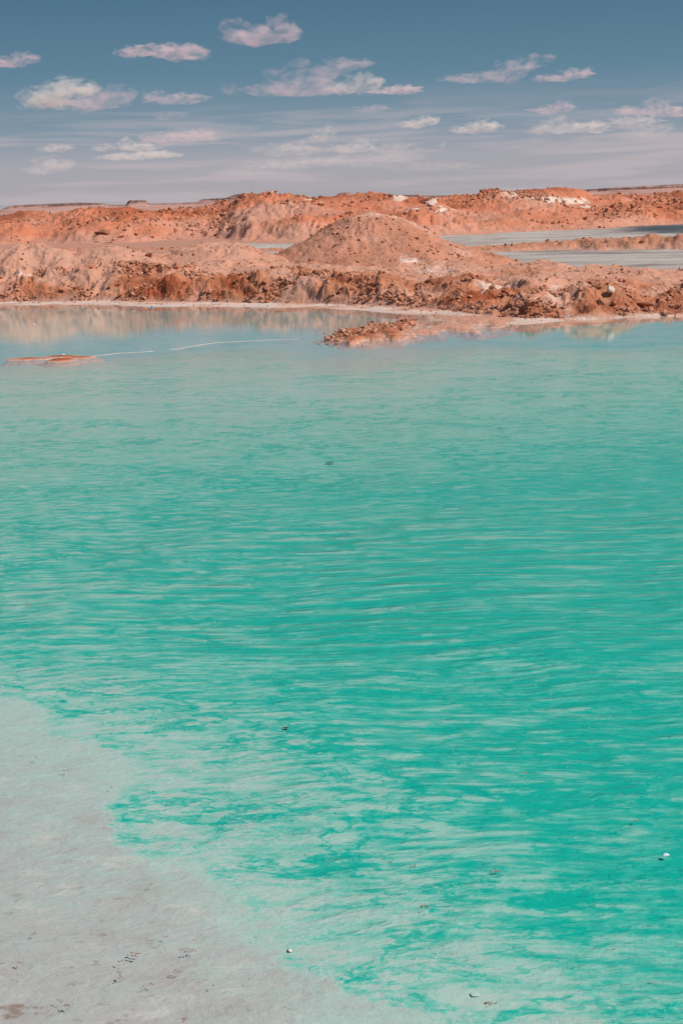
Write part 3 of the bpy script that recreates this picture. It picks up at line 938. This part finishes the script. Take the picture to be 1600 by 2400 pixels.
def rock_at(name, label, cat, px, py, size, mat, seed, flat=(1, 0.8, 0.6), rz=0, tilt=(0, 0), sink=0.1, Y=None, group=None, sub=2, cuts=9, on_water=False):
    if on_water:
        sink = max(sink, 0.42)
        x, y = unproj(px, py, 0.0); zc = 0.0
    else:
        h = surf(px, py)
        if h is None: return None
        x, y, zc = h
    s_ = size * y / FPX
    o = obj(name, rock_mesh(name, seed, mat, flat, sub, cuts))
    o.location = (x, y, zc + s_ * flat[2] * (0.6 - sink)); o.scale = (s_,) * 3
    o.rotation_euler = (tilt[0], tilt[1], rz)
    tag(o, label, cat, group)
    return o


# singled-out rocks
rock_at('boulder', 'dark wedge shaped boulder standing on the left part of the orange ridge', 'boulder', 240, 550, 19, M_STONE_BR, 21, (1.1, 0.7, 0.62), 0.3, (0.1, 0.35), sink=0.5)
rock_at('rock_slab', 'flat brown slab tilted on the skyline next to white salt blocks', 'rock', 998, 476, 17, M_STONE_BR, 22, (1.0, 0.7, 0.2), 0, (0.0, -0.3), sink=-1.6)
rock_at('salt_block', 'large white salt block on the skyline just right of the brown slab', 'salt rock', 1010, 486, 11, M_STONE_W, 23, (1, 0.8, 0.9))
rock_at('salt_block', 'smaller white salt block at the right foot of the large one', 'salt rock', 1030, 487, 7, M_STONE_W, 24, (1.2, 0.8, 0.6))
rock_at('salt_block', 'low white salt block left of the brown slab crest', 'salt rock', 975, 494, 9, M_STONE_W, 25, (1.6, 0.8, 0.4))
rock_at('salt_block', 'white salt block lodged above the dark hollow in the right bank', 'salt rock', 1432, 694, 15, M_STONE_W, 26, (1.0, 0.7, 0.75), 0.6, (0, 0.5))
rock_at('boulder', 'rounded pale boulder on top of the left terrace mound', 'boulder', 350, 602, 16, M_CLOD, 27, (1.2, 0.8, 0.5))
rock_at('boulder', 'knobbly rusty boulder beside the dark hollow in the right bank', 'boulder', 1408, 712, 22, M_CLOD_D, 28, (1.0, 0.8, 0.75), 0.2, sink=0.5)
rock_at('boulder', 'dark overhanging crust on top of the right bank hollow', 'boulder', 1398, 678, 14, M_STONE_BR, 29, (1.4, 0.8, 0.5))
rock_at('rock_slab', 'long rust brown slab at the foot of the right bank', 'rock', 1505, 722, 28, M_CLOD_D, 30, (1.2, 0.6, 0.28), 0.1)
rock_at('boulder', 'rusty boulder heap standing at the waterline left of the right bank', 'boulder', 1238, 722, 24, M_CLOD_D, 31, (1.1, 0.8, 0.7), 0.9)
rock_at('boulder', 'small dark boulder on the left tip of the right bank', 'boulder', 1196, 722, 12, M_CLOD_D, 36, (0.9, 0.8, 0.9), 0.9)
rock_at('black_rock', 'black rock at the right foot of the conical mound by the grey flat', 'rock', 1056, 578, 5, M_STONE_B, 32, (1, 0.8, 0.8))
rock_at('boulder', 'dark olive boulder alone on the right slope of the orange ridge', 'boulder', 1420, 496, 8, M_STONE_B, 33, (1, 0.8, 0.7))
for k, (x, y, s_) in enumerate(((238, 568, 14), (258, 570, 10), (222, 572, 9), (270, 564, 8))):
    rock_at('rock_slab', ['broadest thin slab of the layered outcrop below the wedge boulder', 'dark slab at the middle of the layered outcrop below the wedge boulder',
                          'slab on the left edge of the layered outcrop below the wedge boulder', 'slab on the right edge of the layered outcrop below the wedge boulder'][k],
            'rock', x, y, s_, M_STONE_BR if k % 2 else M_CLOD, 40 + k, (1.5, 0.8, 0.35), 0.2 * k, sink=0.7)

# ------------------------------------------------------------------ islets in the pond
def islet(name, label, cx, cy, rx_px, ry_px, hgt_, seed, mat, lobes, fresh=0.7, warp=0.5):
    """low lump of earth breaking the water; lobes are (dx, dy, rx, ry, height)"""
    x0, y0 = unproj(cx, cy, 0)
    s_ = y0 / FPX
    sx = rx_px * s_
    _, y1 = unproj(cx, cy - ry_px, 0); sy = (y1 - y0)
    nx_, ny_ = 150, 70
    u, v = np.meshgrid(np.linspace(-1.25, 1.25, nx_), np.linspace(-1.4, 1.4, ny_))
    X_ = x0 + u * sx; Y_ = y0 + v * sy
    hh_ = -0.11 + 0 * u
    for dx, dy, ax, ay, h0 in lobes:
        hh_ = np.maximum(hh_, -0.11 + (h0 + 0.11) * np.exp(-(((u - dx + warp * 0.3 * fbm(X_ * 1.5, Y_ * 0.9, 5, seed + 7)) / ax) ** 2 + ((v - dy + warp * fbm(X_ * 1.5, Y_ * 0.9, 5, seed + 9)) / ay) ** 2) ** 1.25))
    f_, h_ = cells(X_ * 4, Y_ * 4, seed)
    top_ = sm(-0.08, 0.05, hh_)
    hh_ = np.where(hh_ > 0, hh_ * hgt_, hh_ * 1.0)
    Z_ = hh_ + top_ * (0.10 * fbm(X_ * 1.6, Y_ * 1.0, 5, seed) + 0.10 * (f_ * h_ - 0.3) + 0.10 * (ridged(X_ * 2.2, Y_ * 1.2, 5, seed + 3, 0.6) - 0.3)) * (0.15 + hh_.clip(0, 1) * 1.6) * min(1, hgt_ * 1.3)
    Z_ = np.minimum(Z_, 9) 
    rel = Z_ / max(hgt_ * 0.3, 1e-3)
    o = grid_obj(name, X_ - x0, Y_ - y0, Z_, mat, {'fresh': np.clip(fresh * sm(0.05, 0.5, rel) + 0.1, 0, 1.2), 'pale': 0.75 * (1 - sm(0.0, 0.25, rel)), 'wet': 0.3 * (1 - sm(0, .2, rel))},
                 keep=Z_ > -0.107)
    o.location = (x0, y0, 0)
    return tag(o, label, 'islet')


islet('islet', 'ragged rust red islet of earth off the middle of the far bank', 862, 778, 125, 26, 0.6, 601, M_BANK,
      [(-0.28, -0.35, 0.24, 0.40, 0.17), (0.05, -0.35, 0.36, 0.45, 0.10), (0.38, -0.2, 0.28, 0.36, 0.15), (0.84, 0.72, 0.20, 0.26, 0.14), (0.6, 0.4, 0.36, 0.3, 0.15), (-0.6, -0.4, 0.3, 0.22, 0.03), (0.6, -0.35, 0.35, 0.2, 0.05)], 0.8)
islet('mud_spit', 'flat wet pinkish mud spit joining the ragged islet to the right bank', 1075, 765, 150, 24, 0.6, 603, M_BANK,
      [(0.5, 0.4, 0.6, 0.6, 0.10), (-0.1, -0.1, 0.5, 0.5, 0.06), (-0.6, -0.35, 0.5, 0.3, 0.045), (0.1, 0.7, 0.6, 0.4, 0.07)], 0.1)
islet('islet', 'low thin brown shoal breaking the calm water at the left', 130, 841, 92, 9, 0.28, 602, M_BANK,
      [(0.05, 0.45, 0.6, 0.35, 0.10), (0.25, -0.45, 0.40, 0.40, 0.15), (-0.7, 0.1, 0.7, 0.35, 0.09), (0.6, 0.1, 0.5, 0.3, 0.08)], 1.2, 0.12)


def crust_line(name, label, ptsl, w_px, seed):
    """a thin broken rim of salt crust just above the water"""
    P_ = np.array([unproj(*p) for p in ptsl])
    s_ = np.concatenate([[0], np.cumsum(np.hypot(*np.diff(P_, axis=0).T))])
    n_ = 220
    u = np.linspace(0, s_[-1], n_)
    cx = np.interp(u, s_, P_[:, 0]); cy = np.interp(u, s_, P_[:, 1]) + 0.12 * fbm(u * 0.8, u * 0, 3, seed)
    wdt = (0.012 + 0.02 * np.clip(fbm(u * 1.3, u * 0 + 5, 3, seed + 1) + 0.25, 0, 1)) * w_px
    prof_ = np.array([-1, -0.6, 0, 0.6, 1.0]); hz = np.array([-0.04, 0.012, 0.03, 0.012, -0.04])
    V_ = np.array([[cx[i], cy[i] + prof_[j] * wdt[i] * 0.9, hz[j] * 0.25 if wdt[i] > 0.0125 * w_px else -0.05] for i in range(n_) for j in range(5)])
    idx_ = np.arange(n_ * 5).reshape(n_, 5)
    F_ = np.stack([idx_[:-1, :-1], idx_[1:, :-1], idx_[1:, 1:], idx_[:-1, 1:]], -1).reshape(-1, 4)
    o = obj(name, mesh_np(name, V_, F_, M_CRUST))
    return tag(o, label, 'salt crust')


crust_line('salt_crust', 'thin white line of salt crust crossing the calm water at the left', [(205, 836), (270, 829), (340, 824), (420, 817), (500, 804), (560, 800), (640, 797), (700, 795)], 1.0, 71)
crust_line('salt_crust', 'short broken white crust line on the calm water below the left bank', [(-30, 762), (20, 762), (60, 761), (84, 761)], 0.8, 72)

# ------------------------------------------------------------------ little things on and in the water
def plastic_mat(name, c):
    m, t = new_mat(name)
    pos = t.n('ShaderNodeNewGeometry').outputs['Position']
    n_ = t.noise(pos, 12, 3)
    b = t.n('ShaderNodeBsdfPrincipled')
    t.l(t.mix(n_, c, tuple(min(1, q * 1.3) for q in c)), b.inputs['Base Color'])
    b.inputs['Roughness'].default_value = 0.4
    o_ = t.n('ShaderNodeOutputMaterial'); t.l(b.outputs[0], o_.inputs[0])
    return m


M_BLUE = plastic_mat('blue_plastic', (0.16, 0.45, 0.55))
M_WHITE = plastic_mat('white_foam', (0.78, 0.82, 0.80))
M_GREENSALT = plastic_mat('submerged_salt', (0.36, 0.50, 0.42))
M_LEAF = plastic_mat('dark_leaf', (0.07, 0.06, 0.035))
rock_at('plastic_scrap', 'light blue plastic scrap at the water edge below the left bank', 'litter', 358, 721, 7, M_BLUE, 50, (1.0, 0.7, 0.55), on_water=True, sink=-0.2)
rock_at('salt_lump', 'white salt lumps by the foreshore near the middle of the far bank', 'salt lump', 629, 719, 7, M_STONE_W, 51, (1.2, 0.6, 0.6), on_water=True)
rock_at('salt_lump', 'white salt lump beside the low brown shoal', 'salt lump', 148, 831, 6, M_STONE_W, 52, (1.2, 0.8, 0.4), on_water=True)
rock_at('salt_lump', 'tiny yellowish lump on the white salt crust line', 'salt lump', 495, 802, 3.5, M_STONE_W, 53, (1, 0.8, 1), on_water=True)
rock_at('salt_lump', 'white salt lump on the calm water below the left bank', 'salt lump', 79, 761, 4.5, M_STONE_W, 54, (1.3, 0.8, 0.5), on_water=True)
rock_at('floating_scrap', 'bright white scrap floating on turquoise water at the lower right', 'litter', 1562, 2004, 8, M_WHITE, 55, (1.2, 1.3, 0.35), on_water=True)
rock_at('salt_lump', 'white salt lump where the near salt shelf meets the turquoise water', 'salt lump', 679, 2227, 8, M_STONE_W, 56, (1.0, 1.2, 0.5), on_water=True)
rock_at('salt_lump', 'pale salt lump under the bottom edge ledge right of the shelf', 'salt lump', 1112, 2330, 10, M_GREENSALT, 57, (1.4, 1.2, 0.15), on_water=True)


def leaf(px, py, w_px, label, ang, seed):
    x, y = unproj(px, py, 0)
    s_ = w_px * y / FPX
    rg = np.random.default_rng(seed)
    n_ = 14
    V_ = []
    for i in range(n_):
        u = i / (n_ - 1)
        wd = 0.16 * math.sin(math.pi * u) ** 0.8 * (1 + 0.2 * rg.normal())
        zc = 0.02 + 0.05 * math.sin(u * 5)
        V_ += [(u - 0.5, -wd, zc), (u - 0.5, 0, zc + 0.035), (u - 0.5, wd, zc), (u - 0.5, 0, zc - 0.02)]
    V_ = np.array(V_)
    idx_ = np.arange(n_ * 4).reshape(n_, 4)
    F_ = np.concatenate([np.stack([idx_[:-1, j], idx_[1:, j], idx_[1:, (j + 1) % 4], idx_[:-1, (j + 1) % 4]], -1) for j in range(4)])
    o = obj('dead_leaf', mesh_np('dead_leaf', V_, F_, M_LEAF))
    o.location = (x, y, 0.004); o.scale = (s_, s_ * 2.2, s_); o.rotation_euler = (0, 0, ang)
    return tag(o, label, 'leaf')


leaf(773, 1085, 20, 'dark leaf floating alone on the pale turquoise upper water', 0.15, 1)
leaf(1171, 1003, 11, 'small dark leaf floating at the upper right of the pond', 0.1, 2)
leaf(670, 1707, 17, 'dark leaf floating on the pale shallows left of the middle', -0.1, 3)
leaf(1148, 1093 + 173, 8, 'tiny dark sliver floating on the rippled middle water', 0.1, 4)

# brown gritty spots on the salt shelf and in the shallows
GRIT = [rock_mesh('grit', 700 + i, M_SPOT, (1, 0.8, 0.5), 1, 6) for i in range(4)]


def spot(px, py, w_px, label, group, zc=0.02, seed=0):
    x, y = unproj(px, py, zc)
    s_ = w_px * y / FPX
    rg = np.random.default_rng(int(px * 7 + py))
    va, fa, k0 = [], [], 0
    n_ = 16
    for i in range(n_):
        v, f = rock_array(GRIT[i % 4])
        r_ = s_ * (0.02 + 0.14 * rg.random() ** 2)
        sub = v * r_ + np.array([rg.normal() * s_ * 0.24, rg.normal() * s_ * 0.16 + 0.0, r_ * 0.05])
        va.append(sub); fa.append(f + k0); k0 += len(v)
    o = obj('grit_patch', mesh_np('grit_patch', np.concatenate(va), np.concatenate(fa), M_SPOT, smooth=False))
    o.location = (x, y, zc)
    return tag(o, label, 'grit', group)


SPOTS_SHELF = [(85, 1775, 12), (157, 1806, 22), (262, 1845, 16), (47, 2256, 26), (80, 2188, 22), (233, 2111, 16), (237, 2158, 14), (357, 2073, 18), (315, 2237, 44),
               (285, 2254, 26), (285, 2288, 30), (417, 2277, 26), (350, 2307, 34), (582, 2296, 12), (139, 2344, 28), (160, 2357, 36), (244, 2339, 12), (312, 2367, 16),
               (187, 2393, 22), (430, 2390, 26), (601, 2354, 16), (10, 2284, 14), (42, 2285, 18), (500, 2310, 18), (390, 2194, 18), (98, 2362, 16), (600, 2197, 14), (450, 2230, 30)]
SPOTS_WATER = [(390, 1883, 12), (563, 1886, 12), (913, 2021, 22), (970, 2029, 24), (1160, 2044, 40), (995, 2122, 40), (985, 2138, 16), (1245, 2236, 16), (1204, 1909, 16), (1490, 1923, 20),
               (1230, 1811, 24), (1388, 2118, 14), (1370, 2053, 16), (1590, 2061, 16), (715, 2002, 16), (1150, 2352, 50), (1525, 2303, 20), (1590, 2213, 20), (155, 1305, 14), (68, 1417, 22), (110, 1417, 18),
               (650, 1408, 14), (1205, 2218, 14)]
for x, y, s_ in SPOTS_SHELF:
    wd_ = 'broad' if s_ >= 28 else 'middling' if s_ >= 18 else 'small'
    pl_ = 'upper part' if y < 2050 else 'middle part' if y < 2230 else 'lower part'
    pl_ += ' by the left picture edge' if x < 170 else ' away from the edge' if x < 400 else ' near the turquoise water'
    spot(x, y, s_, f'{wd_} brown grit patch on the salt shelf, {pl_}', 'grit patches on the near salt shelf', 0.028)
for x, y, s_ in SPOTS_WATER:
    wd_ = 'broad' if s_ >= 28 else 'middling' if s_ >= 18 else 'small'
    pl_ = 'far left of the pond' if x < 200 else 'pale shallows at the lower left' if x < 750 else 'middle of the lower shallows' if x < 1220 else 'green water at the lower right'
    spot(x, y, s_ * 0.8, f'{wd_} dark grit patch under water, {pl_}', 'grit patches in the shallow water', 0.0)

# sparkling salt crystals, too many and small to count
va, fa, k0 = [], [], 0
rg = np.random.default_rng(77)
v0, f0 = rock_array(rock_mesh('crystal', 801, M_STONE_W, (1, 1, 0.6), 1, 5))
for i in range(420):
    px, py = rg.uniform(0, 1600), 1150 + 1250 * rg.random() ** 0.6
    x, y = unproj(px, py, 0)
    r_ = y / FPX * (0.4 + 1.3 * rg.random() ** 3)
    va.append(v0 * r_ * np.array([1.3, 1.5, 1]) + np.array([x, y, 0.004 + 0.02 * (shelf_sdf(np.array([x]), np.array([y]))[0] > 0)])); fa.append(f0 + k0); k0 += len(v0)
o = obj('salt_crystals', mesh_np('salt_crystals', np.concatenate(va), np.concatenate(fa), M_STONE_W, smooth=False))
tag(o, 'tiny white salt crystals scattered over the shallows', 'salt crystals', kind='stuff')

# ------------------------------------------------------------------ clouds: closed lumpy bodies of thin vapour
def vapour(name, dens, colr, size):
    m, t = new_mat(name)
    v = t.n('ShaderNodeVolumePrincipled')
    v.inputs['Color'].default_value = (*colr, 1)
    v.inputs['Anisotropy'].default_value = 0.0
    oc = t.n('ShaderNodeTexCoord').outputs['Object']
    n_ = t.noise(t.mapping(oc, scale=(0.55, 0.55, 1.1)), 3.0 / size, 6, 0.66, 0.4)
    t.l(t.math('MULTIPLY', t.step(n_, 0.40, 0.70), dens * 1.5), v.inputs['Density'])
    o_ = t.n('ShaderNodeOutputMaterial'); t.l(v.outputs[0], o_.inputs['Volume'])
    return m


CLOUD_H = 600.0
import bmesh
_bm = bmesh.new(); bmesh.ops.create_icosphere(_bm, subdivisions=4, radius=1.0)
ICO_V = np.array([p.co[:] for p in _bm.verts]); ICO_F = np.array([[q.index for q in p.verts] for p in _bm.faces]); _bm.free()


def noise3(v, o, s):
    return (fbm(v[:, 0] + v[:, 2] * 0.7, v[:, 1] + 11 * s, o, s, 0.55) + fbm(v[:, 1] * 1.0 + 31, v[:, 2] * 1.3 - v[:, 0] * 0.5, o, s + 20, 0.55) + fbm(v[:, 0] * 0.8 - v[:, 1] * 0.6, v[:, 2] + 5, o, s + 40, 0.55)) / 1.7


def cloud(label, lobes, tau, seed, pink=False):
    """lobes: (px, py, w, h) in the photograph; one body of overlapping puffs merged into a single mesh"""
    cx = np.mean([l_[0] for l_ in lobes]); cy = np.mean([l_[1] for l_ in lobes])
    d = Mn @ np.array([(cx - 800) / FPX, (1200 - cy) / FPX, -1.0])
    Yc = CLOUD_H / d[2] * d[1]
    Yc = min(Yc, 30000)
    k = Yc / FPX
    rg = np.random.default_rng(seed)
    parts = []
    C0 = np.array([z_at(cx, cy, Yc)[0], Yc, z_at(cx, cy, Yc)[1]])
    bm = bmesh.new()
    hmean = np.mean([l_[3] for l_ in lobes]) * k
    for (px, py, w_, h_) in lobes:
        x, z_ = z_at(px, py, Yc)
        sz = np.array([w_ * 0.60 * k, w_ * 0.43 * k, h_ * 0.62 * k])
        v = ICO_V.copy()
        n1_ = noise3(v * np.array([2.4, 2.0, 1.6]) + rg.uniform(0, 50, 3), 5, seed)
        v = v * (1.08 + 0.85 * n1_[:, None])
        # level base, tufted top
        low = v[:, 2] < 0
        v[low, 2] *= 0.7
        v = v * sz
        v += np.array([x, Yc, z_]) - C0
        parts.append(v)
    V_ = np.concatenate(parts); F_ = np.concatenate([ICO_F + i * len(ICO_V) for i in range(len(parts))])
    thick = np.mean([l_[3] for l_ in lobes]) * k * 1.8 + 20
    me = mesh_np('cloud', V_, F_, vapour('vapour', 0.95 * tau / thick, (1.0, 0.86, 0.90) if pink else (1.0, 0.965, 0.94), thick))
    o = obj('cloud', me)
    o.location = tuple(C0)
    if len(parts) > 1:
        rm_ = o.modifiers.new('merge', 'REMESH'); rm_.mode = 'VOXEL'; rm_.voxel_size = max(hmean * 0.085, 1.0)
    return tag(o, label, 'cloud')


cloud('two horned pink cloud highest in the sky left of centre', [(535, 68, 34, 34), (560, 78, 60, 40), (610, 86, 120, 36), (655, 72, 60, 54), (672, 84, 40, 36)], 1.3, 1, True)
cloud('thin wavy pink cloud bar below and left of the highest cloud', [(310, 126, 60, 22), (370, 121, 90, 22), (430, 118, 70, 24), (425, 130, 90, 22)], 1.2, 2, True)
cloud('pink cloud cut by the left picture edge', [(10, 148, 80, 20), (55, 138, 54, 24)], 1.1, 3, True)
cloud('bright white cloud puff at the left with ragged top', [(80, 244, 60, 26), (115, 228, 90, 46), (150, 215, 90, 46), (190, 210, 60, 32)], 2.4, 4)
cloud('mauve cloud bank trailing right from the bright white puff', [(190, 245, 130, 26), (240, 235, 90, 36), (280, 222, 50, 42)], 0.9, 5, True)
cloud('faint mauve wisp right of the bright white cloud', [(368, 226, 50, 20), (408, 234, 100, 20), (455, 232, 50, 16)], 0.6, 6, True)
cloud('tiny mauve cloud tuft in the middle of the sky', [(540, 210, 36, 22)], 0.5, 7, True)
cloud('broad mauve wedge shaped cloud in the middle of the sky', [(630, 212, 90, 26), (665, 194, 70, 44), (703, 165, 44, 46), (700, 212, 150, 24), (745, 200, 80, 36)], 0.8, 8, True)
cloud('faint pink cloud above the bright puff in the middle', [(770, 168, 70, 34), (815, 150, 90, 22), (790, 160, 60, 30)], 0.6, 9, True)
cloud('bright puff at the right end of the mauve wedge cloud', [(810, 205, 60, 26), (850, 196, 64, 38)], 1.6, 10)
cloud('flat pink tail cloud right of the bright middle puff', [(935, 212, 80, 18), (900, 214, 60, 12)], 1.2, 11, True)
cloud('pink winged cloud high on the right side', [(1090, 186, 90, 18), (1150, 182, 80, 22), (1190, 178, 60, 40), (1215, 155, 70, 26), (1260, 138, 60, 18)], 0.7, 12, True)
cloud('slim pink wing cloud at the upper right', [(1300, 184, 70, 14), (1350, 174, 60, 22)], 1.0, 13, True)
cloud('small white oval cloud right of centre', [(970, 292, 50, 18), (992, 285, 50, 24)], 1.6, 14)
cloud('second small oval cloud right of centre', [(1090, 303, 60, 20), (1125, 300, 70, 26)], 1.5, 15)
cloud('wispy cloud above the long cloud at the right', [(1285, 258, 70, 16), (1315, 252, 50, 24)], 0.9, 16, True)
cloud('long ragged cloud at the right above the haze', [(1280, 306, 70, 20), (1312, 298, 60, 32), (1370, 302, 90, 24), (1392, 296, 30, 24)], 1.2, 17)
cloud('white cloud touching the right picture edge', [(1480, 262, 60, 18), (1535, 256, 60, 34), (1590, 264, 80, 20)], 1.3, 18, True)
cloud('flat grey cloud just under the cloud at the right edge', [(1490, 284, 100, 16)], 0.7, 19)
cloud('dim cloud lowest at the right edge', [(1515, 306, 80, 26)], 0.6, 20)
cloud('little cloud low at the left', [(128, 348, 56, 18)], 1.1, 21)
cloud('small bright cloud low left between two dim banks', [(296, 340, 34, 22), (330, 346, 70, 14)], 1.5, 22)
cloud('long dim cloud bank low on the left', [(420, 322, 130, 26), (385, 330, 90, 16)], 0.7, 23, True)
cloud('flat pale cloud strip low on the left', [(290, 368, 90, 14), (350, 364, 110, 16)], 0.9, 24)
cloud('short pale strip between the low left clouds', [(245, 347, 46, 14)], 0.8, 25)
cloud('small tufted cloud low in the middle', [(752, 322, 44, 16), (764, 312, 36, 26)], 1.1, 26)
cloud('dim long cloud low in the middle', [(625, 350, 60, 16), (690, 352, 100, 30), (660, 358, 60, 18)], 0.4, 27)
cloud('low lump of cloud right of the middle', [(822, 350, 80, 18), (840, 342, 50, 28)], 1.0, 28)
cloud('dim cloud next to the low middle lump', [(920, 350, 90, 34)], 0.5, 29)
cloud('tiny isolated cloud speck right of centre', [(1037, 338, 14, 12)], 1.2, 30)
cloud('pale low cloud above the left horizon', [(90, 402, 60, 16), (125, 390, 80, 30)], 0.7, 31)
cloud('faint wisp in the middle sky left of centre', [(395, 272, 60, 18)], 0.3, 32, True)
cloud('faint wisp above the small oval clouds', [(870, 256, 60, 14)], 0.35, 33, True)
cloud('very long thin pale bank above the middle horizon', [(570, 404, 120, 16), (700, 384, 200, 22)], 0.16, 34)
cloud('wide flat bank above the horizon right of the middle', [(860, 378, 180, 26), (1000, 392, 160, 20)], 0.14, 35)
